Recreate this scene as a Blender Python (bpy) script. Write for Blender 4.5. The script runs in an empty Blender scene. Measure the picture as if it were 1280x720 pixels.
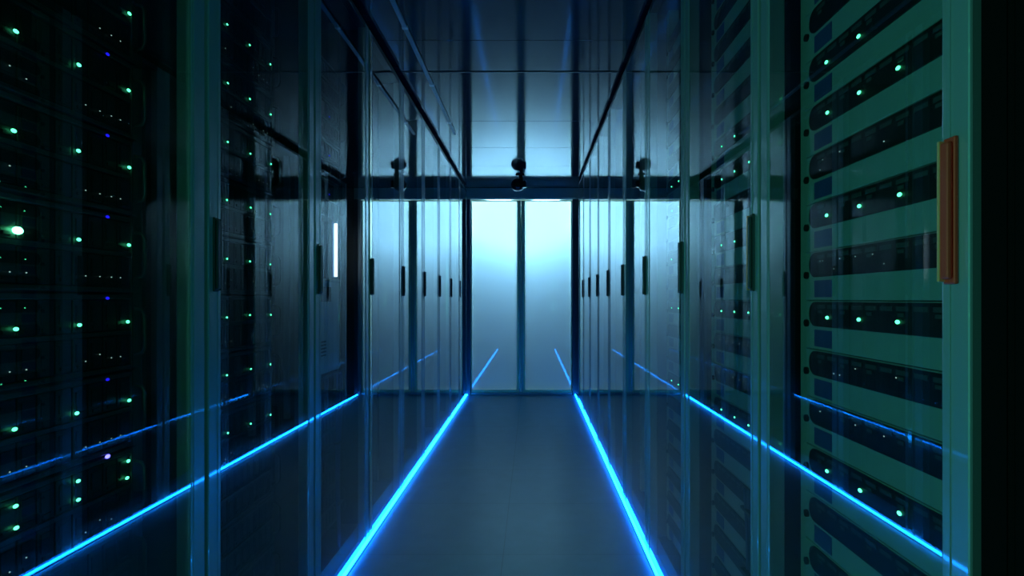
import bpy, bmesh, math, random
from mathutils import Vector, Matrix
random.seed(7)
PI = math.pi
scn = bpy.context.scene
COL = scn.collection

# ------------------------------------------------------------------ layout (metres; y runs down the aisle)
F_PX = 690.0
XL, XR = -0.757, 0.507           # door faces of the two rows
YE = 6.44                        # end doors
HC = 2.40                        # ceiling
PL, PR = 0.64, 0.60              # cabinet pitch of the two rows
L0, R0 = 0.005, 0.032            # first cabinet's near edge
NL, NR = 10, 10
CAB_D = 1.0
CAB_H = 2.372

# ------------------------------------------------------------------ materials
def new_mat(name):
    m = bpy.data.materials.new(name); m.use_nodes = True
    nt = m.node_tree; nt.nodes.clear()
    out = nt.nodes.new('ShaderNodeOutputMaterial')
    return m, nt, out

def principled(name, col, rough=0.5, metal=0.0, ior=1.5, noise=0.0, nscale=30.0, coat=0.0, coat_rough=0.05, stretch=None, bump=0.0):
    m, nt, out = new_mat(name)
    b = nt.nodes.new('ShaderNodeBsdfPrincipled')
    b.inputs['Base Color'].default_value = (*col, 1)
    b.inputs['Roughness'].default_value = rough
    b.inputs['Metallic'].default_value = metal
    b.inputs['IOR'].default_value = ior
    b.inputs['Coat Weight'].default_value = coat
    b.inputs['Coat Roughness'].default_value = coat_rough
    nt.links.new(b.outputs[0], out.inputs[0])
    if noise or bump:
        tc = nt.nodes.new('ShaderNodeTexCoord')
        mp = nt.nodes.new('ShaderNodeMapping')
        if stretch: mp.inputs['Scale'].default_value = stretch
        n = nt.nodes.new('ShaderNodeTexNoise')
        n.inputs['Scale'].default_value = nscale
        n.inputs['Detail'].default_value = 4
        nt.links.new(tc.outputs['Object'], mp.inputs[0]); nt.links.new(mp.outputs[0], n.inputs['Vector'])
        if noise:
            mr = nt.nodes.new('ShaderNodeMapRange')
            mr.inputs['To Min'].default_value = 1 - noise; mr.inputs['To Max'].default_value = 1 + noise
            nt.links.new(n.outputs['Fac'], mr.inputs['Value'])
            mul = nt.nodes.new('ShaderNodeMix'); mul.data_type = 'RGBA'; mul.blend_type = 'MULTIPLY'
            mul.inputs['Factor'].default_value = 1
            mul.inputs[6].default_value = (*col, 1)
            nt.links.new(mr.outputs[0], mul.inputs[7])
            nt.links.new(mul.outputs[2], b.inputs['Base Color'])
        if bump:
            bp = nt.nodes.new('ShaderNodeBump'); bp.inputs['Strength'].default_value = bump
            bp.inputs['Distance'].default_value = 0.002
            nt.links.new(n.outputs['Fac'], bp.inputs['Height']); nt.links.new(bp.outputs[0], b.inputs['Normal'])
    return m

def emission(name, col, strength, sample=True):
    m, nt, out = new_mat(name)
    e = nt.nodes.new('ShaderNodeEmission')
    e.inputs['Color'].default_value = (*col, 1); e.inputs['Strength'].default_value = strength
    nt.links.new(e.outputs[0], out.inputs[0])
    if not sample: m.cycles.emission_sampling = 'NONE'
    return m

def glass(name, ior, tint):
    m, nt, out = new_mat(name)
    tr = nt.nodes.new('ShaderNodeBsdfTransparent'); tr.inputs[0].default_value = (*tint, 1)
    gl = nt.nodes.new('ShaderNodeBsdfGlossy'); gl.inputs['Color'].default_value = (1, 1, 1, 1); gl.inputs['Roughness'].default_value = 0.0
    fr = nt.nodes.new('ShaderNodeFresnel'); fr.inputs['IOR'].default_value = ior
    ge = nt.nodes.new('ShaderNodeNewGeometry')
    inv = nt.nodes.new('ShaderNodeMath'); inv.operation = 'SUBTRACT'; inv.inputs[0].default_value = 1
    nt.links.new(ge.outputs['Backfacing'], inv.inputs[1])
    mu = nt.nodes.new('ShaderNodeMath'); mu.operation = 'MULTIPLY'
    # both faces of the pane reflect: 2R / (1 + R)
    ad = nt.nodes.new('ShaderNodeMath'); ad.operation = 'ADD'; ad.inputs[1].default_value = 1
    db = nt.nodes.new('ShaderNodeMath'); db.operation = 'MULTIPLY'; db.inputs[1].default_value = 2
    dv = nt.nodes.new('ShaderNodeMath'); dv.operation = 'DIVIDE'
    nt.links.new(fr.outputs[0], ad.inputs[0]); nt.links.new(fr.outputs[0], db.inputs[0])
    nt.links.new(db.outputs[0], dv.inputs[0]); nt.links.new(ad.outputs[0], dv.inputs[1])
    nt.links.new(dv.outputs[0], mu.inputs[0]); nt.links.new(inv.outputs[0], mu.inputs[1])
    mx = nt.nodes.new('ShaderNodeMixShader')
    nt.links.new(mu.outputs[0], mx.inputs[0]); nt.links.new(tr.outputs[0], mx.inputs[1]); nt.links.new(gl.outputs[0], mx.inputs[2])
    nt.links.new(mx.outputs[0], out.inputs[0])
    return m

def frosted(name):
    m, nt, out = new_mat(name)
    tl = nt.nodes.new('ShaderNodeBsdfTranslucent'); tl.inputs[0].default_value = (0.80, 0.90, 0.95, 1)
    df = nt.nodes.new('ShaderNodeBsdfDiffuse'); df.inputs[0].default_value = (0.16, 0.36, 0.46, 1)
    m1 = nt.nodes.new('ShaderNodeMixShader'); m1.inputs[0].default_value = 0.3
    nt.links.new(tl.outputs[0], m1.inputs[1]); nt.links.new(df.outputs[0], m1.inputs[2])
    gl = nt.nodes.new('ShaderNodeBsdfGlossy'); gl.inputs['Roughness'].default_value = 0.012
    fr = nt.nodes.new('ShaderNodeFresnel'); fr.inputs['IOR'].default_value = 2.0
    mx = nt.nodes.new('ShaderNodeMixShader')
    nt.links.new(fr.outputs[0], mx.inputs[0]); nt.links.new(m1.outputs[0], mx.inputs[1]); nt.links.new(gl.outputs[0], mx.inputs[2])
    nt.links.new(mx.outputs[0], out.inputs[0])
    return m

def floor_mat():
    m = principled('floor_vinyl', (0.14, 0.33, 0.50), rough=0.36, ior=1.5, noise=0.12, nscale=9)
    nt = m.node_tree
    b = next(n for n in nt.nodes if n.type == 'BSDF_PRINCIPLED')
    src = b.inputs['Base Color'].links[0].from_socket
    tc = nt.nodes.new('ShaderNodeTexCoord')
    br = nt.nodes.new('ShaderNodeTexBrick')
    br.offset = 0.0; br.squash = 1.0
    br.inputs['Color1'].default_value = (1, 1, 1, 1); br.inputs['Color2'].default_value = (0.96, 0.96, 0.96, 1)
    br.inputs['Mortar'].default_value = (0.72, 0.72, 0.72, 1)
    br.inputs['Scale'].default_value = 1.0; br.inputs['Mortar Size'].default_value = 0.002
    br.inputs['Brick Width'].default_value = 0.63; br.inputs['Row Height'].default_value = 0.6
    mp = nt.nodes.new('ShaderNodeMapping'); mp.inputs['Location'].default_value = (0.125, 0, 0)
    nt.links.new(tc.outputs['Object'], mp.inputs[0]); nt.links.new(mp.outputs[0], br.inputs['Vector'])
    mul = nt.nodes.new('ShaderNodeMix'); mul.data_type = 'RGBA'; mul.blend_type = 'MULTIPLY'; mul.inputs['Factor'].default_value = 1
    nt.links.new(src, mul.inputs[6]); nt.links.new(br.outputs['Color'], mul.inputs[7])
    nt.links.new(mul.outputs[2], b.inputs['Base Color'])
    return m

M = dict(
    floor=floor_mat(),
    ceiling=principled('ceiling_gloss', (0.005, 0.013, 0.030), rough=0.08, ior=1.68, noise=0.15, nscale=3),
    wall=principled('wall_paint', (0.05, 0.055, 0.06), rough=0.7, noise=0.1, nscale=6),
    back=principled('back_room_paint', (0.06, 0.30, 0.44), rough=0.8, noise=0.03, nscale=4),
    frame=principled('door_aluminium', (0.34, 0.37, 0.39), rough=0.36, metal=0.35, noise=0.06, nscale=20, stretch=(1, 1, 0.05), coat=1.0, coat_rough=0.03),
    rail=principled('top_rail_black', (0.03, 0.035, 0.04), rough=0.4, noise=0.05),
    cab=principled('cabinet_black', (0.012, 0.013, 0.014), rough=0.55, noise=0.1, nscale=40),
    chassis=principled('chassis_black', (0.012, 0.014, 0.014), rough=0.5, noise=0.15, nscale=60),
    carrier=principled('carrier_dark', (0.028, 0.032, 0.032), rough=0.45, noise=0.15, nscale=50),
    pale=principled('faceplate_grey', (0.42, 0.45, 0.44), rough=0.55, noise=0.06, nscale=25),
    grille=principled('grille_black', (0.010, 0.012, 0.013), rough=0.5, noise=0.1, nscale=80),
    port=principled('port_grey', (0.075, 0.085, 0.085), rough=0.45, noise=0.1, nscale=60),
    tag=principled('blue_tag', (0.035, 0.085, 0.27), rough=0.55, noise=0.05),
    handle=principled('handle_bronze', (0.95, 0.06, 0.03), rough=0.38, metal=0.2, noise=0.08, nscale=30),
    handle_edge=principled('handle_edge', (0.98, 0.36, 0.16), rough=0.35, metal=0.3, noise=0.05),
    handle_dark=principled('handle_dark', (0.03, 0.045, 0.045), rough=0.4, noise=0.05),
    post=principled('corner_post', (0.05, 0.075, 0.11), rough=0.35, noise=0.05),
    header=principled('header_beam', (0.48, 0.52, 0.44), rough=0.32, ior=1.6, noise=0.06),
    mull=principled('mullion', (0.80, 0.85, 0.50), rough=0.35, noise=0.06),
    steel=principled('steel', (0.5, 0.55, 0.58), rough=0.3, metal=0.9, noise=0.05),
    glint_metal=principled('glint_strip_metal', (0.95, 0.88, 0.66), rough=0.08, metal=1.0, noise=0.03),
    dark_shade=principled('painted_shade_black', (0.004, 0.004, 0.004), rough=0.95, ior=1.1, noise=0.05),
    camera_black=principled('camera_shell', (0.012, 0.013, 0.015), rough=0.22, noise=0.05),
    lens=principled('lens_glass', (0.004, 0.004, 0.006), rough=0.04, ior=1.8, noise=0.02),
    grey_unit=principled('grey_unit', (0.62, 0.66, 0.66), rough=0.5, noise=0.08, nscale=18),
    cable=principled('cable_blue', (0.06, 0.10, 0.22), rough=0.5, noise=0.1),
    trunk=principled('ceiling_trunking', (0.22, 0.25, 0.24), rough=0.45, metal=0.3, noise=0.12, nscale=15),
    glass=glass('door_glass', 1.70, (0.80, 0.86, 0.85)),
    frost=frosted('frosted_glass'),
    strip=emission('strip_light', (0.004, 0.21, 1.0), 28.0),
    green=emission('green_led', (0.08, 1.0, 0.42), 7.0),
    flare=emission('bright_green_led', (0.12, 1.0, 0.45), 25.0),
    bluel=emission('blue_led', (0.015, 0.012, 1.0), 1.6, False),
    bluebright=emission('bright_blue_led', (0.12, 0.10, 1.0), 9.0),
    white=emission('white_led', (0.62, 0.95, 0.85), 0.75, False),
    tube=emission('white_tube', (0.62, 0.82, 1.0), 6.0),
)

# ------------------------------------------------------------------ mesh helpers
class MB:
    def __init__(s): s.bm = bmesh.new()
    def box(s, x0, x1, y0, y1, z0, z1, bevel=0.0):
        t = bmesh.new()
        bmesh.ops.create_cube(t, size=1)
        for v in t.verts:
            v.co = Vector(((x0 + x1) / 2 + v.co.x * (x1 - x0), (y0 + y1) / 2 + v.co.y * (y1 - y0), (z0 + z1) / 2 + v.co.z * (z1 - z0)))
        if bevel: bmesh.ops.bevel(t, geom=t.edges[:], offset=bevel, segments=2, profile=0.5, affect='EDGES')
        s.merge(t); return s
    def merge(s, t, mat=None):
        if mat is not None: bmesh.ops.transform(t, matrix=mat, verts=t.verts[:])
        me = bpy.data.meshes.new('tmp'); t.to_mesh(me); t.free()
        s.bm.from_mesh(me); bpy.data.meshes.remove(me)
    def cyl(s, p0, p1, r0, r1=None, n=20):
        p0, p1 = Vector(p0), Vector(p1); r1 = r0 if r1 is None else r1
        t = bmesh.new(); d = p1 - p0
        bmesh.ops.create_cone(t, cap_ends=True, segments=n, radius1=r0, radius2=r1, depth=d.length)
        s.merge(t, Matrix.Translation((p0 + p1) / 2) @ d.to_track_quat('Z', 'Y').to_matrix().to_4x4()); return s
    def ball(s, c, r, sc=(1, 1, 1), u=24, v=14):
        t = bmesh.new(); bmesh.ops.create_uvsphere(t, u_segments=u, v_segments=v, radius=r)
        s.merge(t, Matrix.Translation(c) @ Matrix.Diagonal((*sc, 1))); return s
    def prism(s, pts, x0, x1):
        """polygon in the y-z plane, extruded along x"""
        t = bmesh.new()
        a = [t.verts.new((x0, y, z)) for y, z in pts]; b = [t.verts.new((x1, y, z)) for y, z in pts]
        t.faces.new(a); t.faces.new(b[::-1]); n = len(pts)
        for i in range(n): t.faces.new((a[i], b[i], b[(i + 1) % n], a[(i + 1) % n]))
        bmesh.ops.recalc_face_normals(t, faces=t.faces[:])
        s.merge(t); return s
    def tubepath(s, pts, r, n=8):
        pts = [Vector(p) for p in pts]; t = bmesh.new(); rings = []
        for i, p in enumerate(pts):
            d = (pts[min(i + 1, len(pts) - 1)] - pts[max(i - 1, 0)]).normalized()
            a = d.orthogonal().normalized() if i == 0 else (pa - d * pa.dot(d)).normalized()
            pa = a; b = d.cross(a)
            rings.append([t.verts.new(p + (a * math.cos(2 * PI * k / n) + b * math.sin(2 * PI * k / n)) * r) for k in range(n)])
        for i in range(len(rings) - 1):
            for k in range(n): t.faces.new((rings[i][k], rings[i][(k + 1) % n], rings[i + 1][(k + 1) % n], rings[i + 1][k]))
        t.faces.new(rings[0][::-1]); t.faces.new(rings[-1])
        bmesh.ops.recalc_face_normals(t, faces=t.faces[:])
        s.merge(t); return s
    def mesh(s, name, mat, smooth=False):
        me = bpy.data.meshes.new(name); s.bm.to_mesh(me); s.bm.free()
        me.materials.append(mat)
        if smooth:
            for p in me.polygons: p.use_smooth = True
        return me

def obj(name, me, parent=None, loc=(0, 0, 0)):
    o = bpy.data.objects.new(name, me); COL.objects.link(o)
    o.location = loc
    if parent: o.parent = parent
    return o
def empty(name, loc, rz=0):
    o = bpy.data.objects.new(name, None); COL.objects.link(o)
    o.location = loc; o.rotation_euler = (0, 0, rz); o.empty_display_size = 0.1
    return o
def tag(o, label, cat, group=None):
    o['label'] = label; o['category'] = cat
    if group: o['group'] = group
    return o
def struct(name, mb, mat, parent=None, label=None):
    o = obj(name, mb.mesh(name, mat), parent)
    if parent is None: o['kind'] = 'structure'
    if label: o['label'] = label
    return o

# ------------------------------------------------------------------ the room
WLX, WRX = XL - CAB_D - 0.06, XR + CAB_D + 0.06
Y0, Y1 = -0.75, 8.3
struct('floor', MB().box(WLX - .1, WRX + .1, Y0 - .1, Y1 + .1, -0.1, 0), M['floor'])
cb = MB().box(WLX - .1, WRX + .1, Y0 - .1, Y1 + .1, HC + 0.006, HC + 0.1)
seams = [Y0 - .05, 0.55, 1.15, 1.95, 2.75, 3.13, 4.0, 4.7, 5.36, YE + .02]
for a, b in zip(seams[:-1], seams[1:]):
    cb.box(XL - .3, XR + .3, a + .0015, b - .0015, HC, HC + .012, bevel=.001)
struct('ceiling', cb, M['ceiling'])
struct('wall_left', MB().box(WLX - .1, WLX, Y0 - .1, YE - .02, 0, HC + .006), M['wall'])
struct('wall_right', MB().box(WRX, WRX + .1, Y0 - .1, YE - .02, 0, HC + .006), M['wall'])
struct('wall_front', MB().box(WLX, WRX, Y0 - .1, Y0, 0, HC + .006), M['wall'])
# partition each side of the end doors, and the lit room behind them
wp = MB().box(WLX - .1, XL - .04, YE - .02, YE + .10, 0, HC + .006)
wp.box(XR + .04, WRX + .1, YE - .02, YE + .10, 0, HC + .006)
struct('wall_end', wp, M['wall'])
bw = MB().box(WLX - .1, WRX + .1, Y1, Y1 + .1, 0, HC + .006)
bw.box(WLX - .1, WLX, YE + .1, Y1, 0, HC + .006).box(WRX, WRX + .1, YE + .1, Y1, 0, HC + .006)
struct('wall_back', bw, M['back'])

# header beam over the end doors: box section with a small lip
hb = MB().box(XL - .04, XR + .04, YE - .05, YE + .1, 2.265, HC - .002, bevel=.004)
hb.box(XL, XR, YE - .062, YE - .05, 2.275, 2.30, bevel=.003)
struct('trim_1', hb, M['header'])
struct('trim_2', MB().box(XL - .04, XL + .045, YE - .055, YE + .1, 0, 2.265, bevel=.004), M['post'])
struct('trim_3', MB().box(XR - .04, XR + .04, YE - .055, YE + .1, 0, 2.265, bevel=.004), M['post'])
struct('trim_4', MB().box(XL + .045, XR - .04, YE - .03, YE + .08, 0, .022, bevel=.004), M['steel'])
struct('trim_5', MB().box(XL + .02, XR - .02, 3.124, 3.136, HC - .004, HC + .001, bevel=.001), M['rail'])

# the pair of frosted doors
XM = -0.128
def end_door(name, x0, x1, meet):
    z0, z1 = .024, 2.262
    b = MB()
    e0 = .012 if meet == 1 else .046; e1 = .046 if meet == 1 else .012
    b.box(x0, x0 + e0, YE - .018, YE + .03, z0, z1, bevel=.003)
    b.box(x1 - e1, x1, YE - .018, YE + .03, z0, z1, bevel=.003)
    b.box(x0 + e0, x1 - e1, YE - .012, YE + .025, z0, z0 + .03)
    b.box(x0 + e0, x1 - e1, YE - .012, YE + .025, z1 - .012, z1)
    d = struct(name, b, M['mull'])
    p = struct('frosted_pane', MB().box(x0 + e0, x1 - e1, YE + .0, YE + .0005, z0 + .03, z1 - .012), M['frost'], d, 'frosted white glass pane lit from the room behind')
    xs = (x1 - .012) if meet == 1 else (x0 + .012)
    struct('seal', MB().box(xs - .006, xs + .006, YE - .024, YE - .018, z0, z1, bevel=.002), M['steel'], d, 'thin metal seal strip')
    return d
end_door('door_1', XL + .047, XM, 1)
end_door('door_2', XM + .001, XR - .042, 2)

# ------------------------------------------------------------------ rack cabinets
ST = 0.052          # door stile width
def cabinet_meshes(p, fx, rail_mat, ST=ST):
    w = p - .006
    h = w / 2
    b = MB()
    # local: front faces +x at x=0, body runs to -x
    b.box(-CAB_D, -.04, -h, -h + .018, .0, CAB_H)
    b.box(-CAB_D, -.04, h - .018, h, .0, CAB_H)
    b.box(-CAB_D, -CAB_D + .02, -h + .018, h - .018, .0, CAB_H)
    b.box(-CAB_D + .02, -.04, -h + .018, h - .018, CAB_H - .02, CAB_H)
    b.box(-CAB_D + .02, -.04, -h + .018, h - .018, .0, .075)
    body = b.mesh('body', M['cab'])
    rails = []
    for s in (-1, 1):
        r = MB()
        yc = s * .2550
        r.box(fx - .044, fx, yc - .0195, yc + .0195, .076, CAB_H - .021, bevel=.002)
        r.box(fx - .044, fx - .039, min(yc, s * (h - .019)), max(yc, s * (h - .019)), .076, CAB_H - .021)
        rails.append(r.mesh('mounting_rail', M[rail_mat]))
    d = MB()
    z0, z1 = .005, CAB_H - .004
    for s in (-1, 1):
        y0, y1 = (-h + .004, -h + .004 + ST) if s < 0 else (h - .004 - ST, h - .004)
        d.box(-.034, 0, y0, y1, z0, z1, bevel=.003)
        ye = y1 - .012 if s < 0 else y0 + .012      # raised bead along the inner edge of the stile
        d.box(0, .0015, ye - .004, ye + .004, z0 + .01, z1 - .01, bevel=.0006)
    door = d.mesh('door', M['frame'])
    rail = [MB().box(-.034, 0, -h + .004 + ST, h - .004 - ST, a, b_).mesh('cross_rail', M['rail']) for a, b_ in ((z1 - .024, z1),)]
    g = MB().box(-.007, -.001, -h + .004 + ST, h - .004 - ST, z0, z1 - .024)
    pane = g.mesh('glass_pane', M['glass'])
    return body, rails, door, rail, pane
def handle_mesh(y):
    b = MB()
    b.box(.0, .005, y - .010, y + .010, 1.128, 1.305, bevel=.002)
    b.box(.005, .0115, y - .0075, y + .0075, 1.134, 1.299, bevel=.003)
    return b
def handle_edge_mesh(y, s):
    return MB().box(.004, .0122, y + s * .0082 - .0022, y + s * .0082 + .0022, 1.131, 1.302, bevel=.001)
ORD = ['first', 'second', 'third', 'fourth', 'fifth', 'sixth', 'seventh', 'eighth', 'ninth', 'tenth']
CML, CMR = cabinet_meshes(PL, -.1175, 'carrier'), cabinet_meshes(PR, -.0795, 'pale', .045)
SHADE_PANEL = CMR[4].copy(); SHADE_PANEL.materials[0] = M['dark_shade']  # nearest door's darkness put into the colour as black pane and frame
SHADE_DOOR = CMR[2].copy(); SHADE_DOOR.materials[0] = M['dark_shade']
cache = {}
def cached(key, fn):
    if key not in cache: cache[key] = fn()
    return cache[key]
def cabinet(side, i):
    p, y0, x = (PL, L0, XL) if side == 'L' else (PR, R0, XR)
    yc = y0 + p * (i + .5)
    rz = 0 if side == 'L' else PI
    c = empty('rack_cabinet', (x, yc, 0), rz)
    row = 'in the row of black chassis' if side == 'L' else 'in the row of pale servers'
    lab = '%s dark glass-door cabinet from the camera, %s' % (ORD[i], row)
    if side == 'R' and i == 0: lab = 'cabinet with shade painted black at the edge of the view beside the bronze handle'
    tag(c, lab, 'server cabinet', 'server cabinets along the aisle')
    body, rails, door, rail, pane = CML if side == 'L' else CMR
    obj('body', body, c)
    for r in rails: obj('mounting_rail', r, c)
    d = obj('door', SHADE_DOOR if side == 'R' and i == 0 else door, c)
    for q in rail: obj('cross_rail', q, d)
    if side == 'R' and i == 0: obj('shade_panel', SHADE_PANEL, d)
    else: obj('glass_pane', pane, d)
    # the handle sits on the stile nearest the camera
    s = -1 if side == 'L' else 1
    hy = s * (p / 2 - .003 - .004 - ST / 2)
    bronze = side == 'R' and i == 1
    pale = side == 'R' and i in (1, 2)
    ho = obj('handle', cached(('h', side, bronze), lambda: handle_mesh(hy).mesh('handle', M['handle'] if bronze else M['handle_dark'])), d)
    if bronze: ho['label'] = 'reddish bronze lever handle'
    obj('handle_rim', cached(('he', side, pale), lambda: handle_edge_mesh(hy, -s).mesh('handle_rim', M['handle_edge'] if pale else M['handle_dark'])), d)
    if side == 'L' and i == 4:
        e = MB().box(.0004, .0026, -p / 2 + .008, -p / 2 + .036, .03, CAB_H - .03, bevel=.0006)  # added polished strip standing in for the bright highlight on this stile
        obj('stile_glint', e.mesh('stile_glint', M['glint_metal']), d)['label'] = 'polished strip added for the bright highlight on the stile'
    return c
for i in range(NL): cabinet('L', i)
for i in range(NR): cabinet('R', i)

# ------------------------------------------------------------------ LED lens meshes
def led_mesh(name, r, mat): return MB().ball((0, 0, 0), r, (.5, 1.3, .85), 12, 8).mesh(name, mat, True)
LED = dict(green=led_mesh('green_led', .0038, M['green']), small=led_mesh('green_led', .0030, M['green']),
           flare=led_mesh('green_led', .0075, M['flare']),
           blue=led_mesh('blue_led', .0036, M['bluel']), bluebright=led_mesh('blue_led', .0048, M['bluebright']),
           white=led_mesh('white_indicator', .0013, M['white']))
def led(kind, parent, x, y, z):
    return obj({'green': 'green_led', 'small': 'green_led', 'flare': 'green_led', 'blue': 'blue_led', 'bluebright': 'blue_led', 'white': 'white_indicator'}[kind], LED[kind], parent, (x, y, z))

# ------------------------------------------------------------------ black chassis of one row
CH_P = .165
def chassis_meshes():
    H = .160
    b = MB().box(-.62, -.012, -.220, .220, 0, H)
    body = b.mesh('chassis_body', M['chassis'])
    f = MB()
    f.box(-.012, 0, -.2235, .2235, 0, .010, bevel=.002).box(-.012, 0, -.2235, .2235, H - .010, H, bevel=.002)
    f.box(-.012, 0, -.241, -.2235, 0, H, bevel=.002).box(-.012, 0, .2235, .241, 0, H, bevel=.002)
    f.box(-.010, -.001, -.2235, .2235, .076, .084)
    face = f.mesh('front_frame', M['carrier'])
    d = MB()
    for k in range(12):
        y = -.2235 + .0015 + k * .03725
        for z0, z1 in ((.012, .074), (.086, H - .012)):
            d.box(-.012, -.004, y, y + .0343, z0, z1, bevel=.0015)
            d.box(-.004, -.001, y + .008, y + .026, z0 + .006, z0 + .012)
            d.box(-.004, -.002, y + .006, y + .028, z0 + .018, z1 - .010)
    bays = d.mesh('drive_bays', M['chassis'])
    hs = []
    for s in (-1, 1):
        y = s * .233
        hs.append(MB().tubepath([(0, y, .03), (.016, y, .034), (.022, y, .046), (.022, y, H - .046), (.016, y, H - .034), (0, y, H - .03)], .0035).mesh('pull_handle', M['carrier'], True))
    return body, face, bays, hs
CHM = chassis_meshes()
CAB_NAME_L = {1: 'cabinet beside the camera', 2: 'second cabinet along', 3: 'cabinet with the white light bar'}
def ordinal_up(n):
    o = ORD + ['eleventh', 'twelfth', 'thirteenth', 'fourteenth', 'fifteenth', 'sixteenth', 'seventeenth', 'eighteenth', 'nineteenth', 'twentieth', 'twenty-first', 'twenty-second']
    return o[n]
FRONT_L = -.105
def fill_left(i, rows, cname):
    yc = L0 + PL * (i + .5)
    for n, k in enumerate(rows):
        g = .895 + CH_P * k              # height of the green lamps
        z = g - .100
        lit = -1 <= k <= 6
        c = empty('server_chassis', (XL + FRONT_L, yc, z))
        note = 'green-lit' if lit and i < 3 else 'unlit'
        tag(c, '%s black server chassis from the floor, %s, %s' % (ordinal_up(n), note, cname), 'server', 'black server chassis in the dark cabinets')
        body, face, bays, hs = CHM
        obj('chassis_body', body, c); obj('front_frame', face, c); obj('drive_bays', bays, c)
        for h in hs: obj('pull_handle', h, c)
        if not lit: continue
        if i == 3:
            for y in (.0, .11): led('white', c, .001, y, .030)
            if k >= 4:
                led('blue', c, .001, .10, .10)
            continue
        for y in (-.17, -.045, .082, .212):
            kind = 'green' if i == 1 else 'small'
            if i == 1 and k == 2 and y == -.045: kind = 'flare'
            led(kind, c, .0015, y + random.uniform(-.004, .004), .100 + random.uniform(-.002, .002))
            if k == -1 and i == 1: led(kind, c, .0015, y, .135)
        if i == 1: led('bluebright' if k == -1 else 'blue', c, .001, .155, .165 - .004 if k == -1 else .152)
        for y in (-.085, -.055, -.025, .10, .135, .165, .19):
            if random.random() < .85: led('white', c, .001, y, .030 + (.0 if random.random() < .8 else .01))
fill_left(1, range(-4, 9), 'in the cabinet beside the camera')
fill_left(2, range(-4, 9), 'in the second cabinet of its row')
fill_left(3, [-4, -3, -2, -1, 4, 5, 6, 7], 'in the cabinet with the white light bar')

# grey console unit and white light bar in the fourth cabinet of that row
yg = 2.342
gx = XL + FRONT_L
gu = empty('console_unit', (gx, yg, .800))
tag(gu, 'light grey slotted console unit below the white light bar', 'console')
b = MB().box(-.4, 0, -.135, .135, 0, .385, bevel=.004)
obj('housing', b.mesh('housing', M['grey_unit']), gu)
sl = MB()
for k in range(5): sl.box(0, .002, -.09, -.035, .075 + k * .014, .081 + k * .014)
obj('vent', sl.mesh('vent', M['grille']), gu)
sp = MB().box(0, .003, -.11, .02, .30, .362, bevel=.001)
obj('display_panel', sp.mesh('display_panel', M['cab']), gu)
for y, z in ((.06, .36), (.095, .36), (.06, .30), (.095, .30), (.07, .21), (.09, .17), (-.08, .20)):
    led('white', gu, .001, y, z)
lb = empty('light_bar', (gx + .012, yg + .05, 1.1852))
tag(lb, 'bright white vertical light bar standing on the grey console unit', 'lamp')
obj('base', MB().box(-.045, .012, -.10, .02, 0, .010, bevel=.002).mesh('base', M['steel']), lb)
obj('tube', MB().cyl((0, 0, .022), (0, 0, .252), .0065, n=16).mesh('tube', M['tube'], False), lb)
obj('end_cap', MB().cyl((0, 0, .010), (0, 0, .022), .0085, n=16).mesh('end_cap', M['steel']), lb)
obj('end_cap', MB().cyl((0, 0, .252), (0, 0, .262), .0085, n=16).mesh('end_cap', M['steel']), lb)
obj('back_channel', MB().box(-.014, -.0090, -.012, .012, .010, .262, bevel=.001).mesh('back_channel', M['tag']), lb)

# ------------------------------------------------------------------ pale servers of the other row
SV_P = .100
def stadium(y0, y1, z0, z1, r0, r1, n=8):
    pts = []
    for (cy, cz, r, a0) in ((y1 - r1, z1 - r1, r1, 0), (y0 + r0, z1 - r0, r0, 90), (y0 + r0, z0 + r0, r0, 180), (y1 - r1, z0 + r1, r1, 270)):
        for k in range(n + 1):
            a = math.radians(a0 + 90 * k / n); pts.append((cy + r * math.cos(a), cz + r * math.sin(a)))
    return pts
def server_meshes():
    # local y is reversed in the world for this row: local -y is the end farther down the aisle
    H = .0985
    body = MB().box(-.66, -.006, -.220, .220, 0, H).mesh('chassis_body', M['chassis'])
    fp = MB().box(-.006, 0, -.241, .241, 0, H, bevel=.0015).mesh('faceplate', M['pale'])
    gr = MB().prism(stadium(-.218, .236, .047, .0965, .0238, .006), 0, .003).mesh('grille', M['grille'])
    po = MB()
    for k in range(10):
        y = -.185 + k * .0405
        po.box(.003, .0042, y, y + .030, .083, .0905, bevel=.0004)
        if k % 2 == 0: po.box(.003, .0042, y + .004, y + .018, .074, .080, bevel=.0004)
    ports = po.mesh('port_row', M['port'])
    tg = MB().box(0, .0012, -.200, -.135, .006, .040).mesh('asset_tag', M['tag'])
    sc = MB().cyl((0, -.230, .052), (.005, -.230, .052), .0075, n=14).mesh('thumb_screw', M['grille'])
    sc2 = MB().cyl((0, .2385, .025), (.004, .2385, .025), .002, n=10).mesh('thumb_screw', M['grille'])
    return body, fp, gr, ports, tg, sc
SVM = server_meshes()
LIT = {-7: 0, -3: 1, 0: 1, 2: 1, 4: 1, 5: 1, 7: 1}
FRONT_R = -.073
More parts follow.
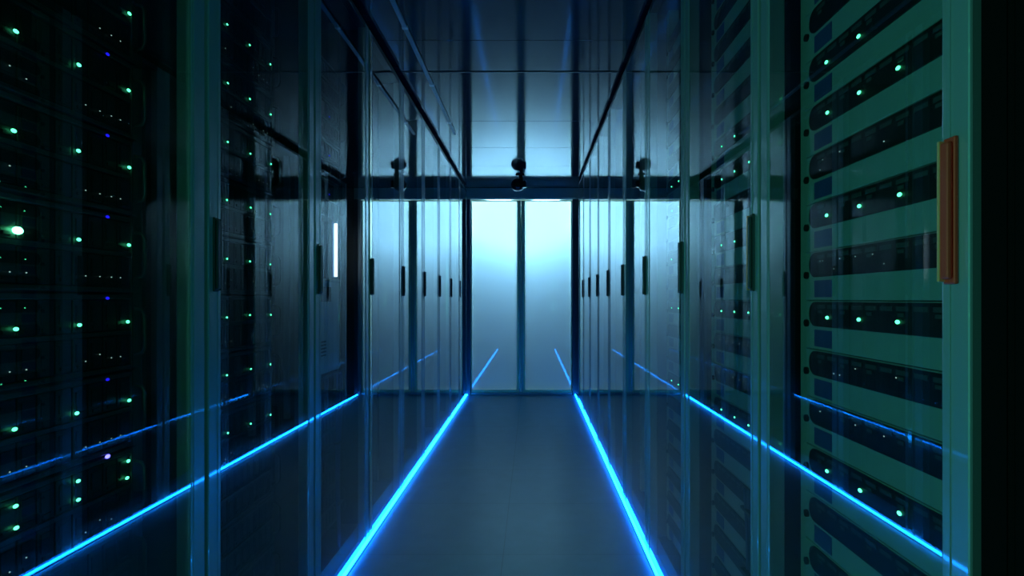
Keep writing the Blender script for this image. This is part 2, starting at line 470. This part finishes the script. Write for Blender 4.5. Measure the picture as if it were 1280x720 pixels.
def fill_right(i, cname):
    yc = R0 + PR * (i + .5)
    for n, k in enumerate(range(-9, 12)):
        zc = 1.08 + SV_P * k
        z = zc - .072
        c = empty('rack_server', (XR - FRONT_R, yc, z), PI)
        lit = k in (-3, 0, 2, 4, 5)
        note = 'green-lit' if lit else 'unlit'
        tag(c, '%s pale rack server from the floor, %s, %s' % (ordinal_up(n), note, cname), 'server', 'pale rack servers in the glass cabinets')
        body, fp, gr, ports, tg, sc = SVM
        obj('chassis_body', body, c); obj('faceplate', fp, c); g = obj('grille', gr, c)
        obj('port_row', ports, g); obj('asset_tag', tg, c)['label'] = 'dark blue tag'
        obj('thumb_screw', sc, c)
        if lit:
            for y in (-.146, -.040, .064):
                if k == 5 and y > 0: continue
                led('green' if i < 2 else 'small', c, .004, y + random.uniform(-.003, .003), .066)
        elif k in (1, -1, 3, -2):
            for y in (-.17, -.16, -.12, -.10, -.05, .0, .03, .06):
                if random.random() < .55: led('white', c, .005, y, .078 if random.random() < .6 else .060)
fill_right(1, 'in the cabinet beside the camera')
fill_right(2, 'in the second cabinet of its row')
fill_right(3, 'in the third cabinet of its row')

# ------------------------------------------------------------------ cables hanging low in two cabinets
def cable_bundle(x, y, ztop, zbot, label, seed):
    rnd = random.Random(seed)
    c = empty('cable_bundle', (x, y, zbot))
    tag(c, label, 'cables')
    for q in range(4):
        pts = []; ph = rnd.uniform(0, 6); oy = (q - 1.5) * .011
        N = 22
        for k in range(N + 1):
            t = k / N
            pts.append((.006 * math.sin(ph + t * 5), oy + .012 * math.sin(ph * 2 + t * 7) * (1 - t * .3), (ztop - zbot) * t))
        obj('cable', MB().tubepath(pts, .0042).mesh('cable', M['cable'], True), c)
    for t in (.25, .6, .9):
        z = (ztop - zbot) * t
        obj('cable_tie', MB().box(-.011, .011, -.03, .03, z - .004, z + .004, bevel=.002).mesh('cable_tie', M['carrier']), c)
cable_bundle(XL - .052, 2.31, .80, .078, 'loose bundle of blue cables hanging below the grey console unit', 3)
cable_bundle(XR + .050, 1.42, .62, .078, 'loose bundle of blue cables low in a pale server cabinet', 5)

# ------------------------------------------------------------------ floor light strips
def strip(x, s, label):
    t = empty('floor_light_strip', (x, 0, 0))
    tag(t, label, 'light strip', 'light strips along the aisle floor')
    y0, y1 = .72, YE - .06
    lo, hi = (.0, .016) if s > 0 else (-.016, -.0)
    pr = MB().box(lo, hi, y0, y1, 0, .003, bevel=.0008)
    obj('channel', pr.mesh('channel', M['rail']), t)
    a, b = (.0004, .0125) if s > 0 else (-.0125, -.0004)
    obj('diffuser', MB().box(a, b, y0 + .002, y1 - .002, .0032, .0135, bevel=.003).mesh('diffuser', M['strip']), t)
strip(XL + .0006, 1, 'blue light strip on the floor below the black chassis cabinets')
strip(XR - .0006, -1, 'blue light strip on the floor below the pale server cabinets')

# ------------------------------------------------------------------ surveillance camera under the ceiling
sc_ = empty('security_camera', (-.135, 5.72, HC))
tag(sc_, 'black ball security camera hanging from the ceiling before the end doors', 'security camera')
obj('ceiling_mount', MB().cyl((.01, 0, -.014), (.01, 0, -.0005), .042, .046, 28).mesh('ceiling_mount', M['camera_black']), sc_)
obj('arm', MB().tubepath([(.015, .0, -.012), (.022, .0, -.035), (.024, 0, -.06), (.012, 0, -.085)], .020, 14).mesh('arm', M['camera_black'], True), sc_)
obj('ball_housing', MB().ball((-.012, -.01, -.108), .070, (1, 1, .95), 32, 20).mesh('ball_housing', M['camera_black'], True), sc_)
obj('side_bracket', MB().box(.045, .075, -.035, .03, -.135, -.065, bevel=.008).mesh('side_bracket', M['camera_black']), sc_)
obj('lens', MB().cyl((-.012, -.066, -.116), (-.012, -.084, -.120), .030, .027, 24).mesh('lens', M['lens']), sc_)

# trunking along the ceiling
tk = empty('ceiling_trunking', (-.60, 0, HC))
tag(tk, 'thin grey cable trunking running along the ceiling above the aisle', 'trunking')
b = MB()
b.box(-.011, .011, .9, 4.3, -.010, -.0002, bevel=.002)
obj('trunking_channel', b.mesh('trunking_channel', M['trunk']), tk)
b = MB()
for k in range(5): b.box(-.014, .014, 1.2 + k * .7, 1.22 + k * .7, -.0115, -.0005, bevel=.001)
obj('clip', b.mesh('clip', M['steel']), tk)

# ------------------------------------------------------------------ lights
def area(name, loc, target, size, size_y, power, col, shape='RECTANGLE', spread=None):
    l = bpy.data.lights.new(name, 'AREA'); l.shape = shape; l.size = size; l.size_y = size_y
    l.energy = power; l.color = col
    if spread: l.spread = spread
    o = bpy.data.objects.new(name, l); COL.objects.link(o)
    o.location = loc
    o.rotation_euler = (Vector(target) - Vector(loc)).to_track_quat('-Z', 'Y').to_euler()
    return o
# ceiling lamps of the room behind the frosted doors
for x in (-.42, .18):
    area('back_room_lamp', (x, 7.05, 2.26), (x, YE, 2.0), .30, .12, 125, (.38, .75, 1.0))
# unseen green fill lights added beside the camera to tint servers and stiles
area('green_fill_light', (XL - .06, .30, 1.15), (XR, .75, 1.15), .03, 1.5, 11, (.15, 1.0, .70))
area('green_fill_light', (XR - .01, -.12, 1.35), (XL, -.12, 1.35), .03, 1.5, 4.0, (.06, 1.0, .62))

w = bpy.data.worlds.new('World'); scn.world = w; w.use_nodes = True
w.node_tree.nodes['Background'].inputs[0].default_value = (0, 0, 0, 1)
w.node_tree.nodes['Background'].inputs[1].default_value = 0

# ------------------------------------------------------------------ camera and render look
cam = bpy.data.cameras.new('camera'); co = bpy.data.objects.new('camera', cam); COL.objects.link(co)
co.location = (0, 0, 1.11); co.rotation_euler = (PI / 2, 0, 0)
cam.sensor_width = 36; cam.lens = F_PX / 1280 * 36
cam.shift_x = -25 / 1280; cam.shift_y = 14 / 1280
cam.clip_start = .01
scn.camera = co
scn.view_settings.view_transform = 'Standard'; scn.view_settings.look = 'None'
scn.view_settings.gamma = 1; scn.view_settings.exposure = 0; scn.view_settings.use_curve_mapping = False
cy = scn.cycles
cy.max_bounces = 10; cy.diffuse_bounces = 3; cy.glossy_bounces = 7; cy.transmission_bounces = 4; cy.transparent_max_bounces = 24
cy.use_denoising = True
cy.sample_clamp_indirect = 6; cy.caustics_reflective = True
cy.blur_glossy = 0.2
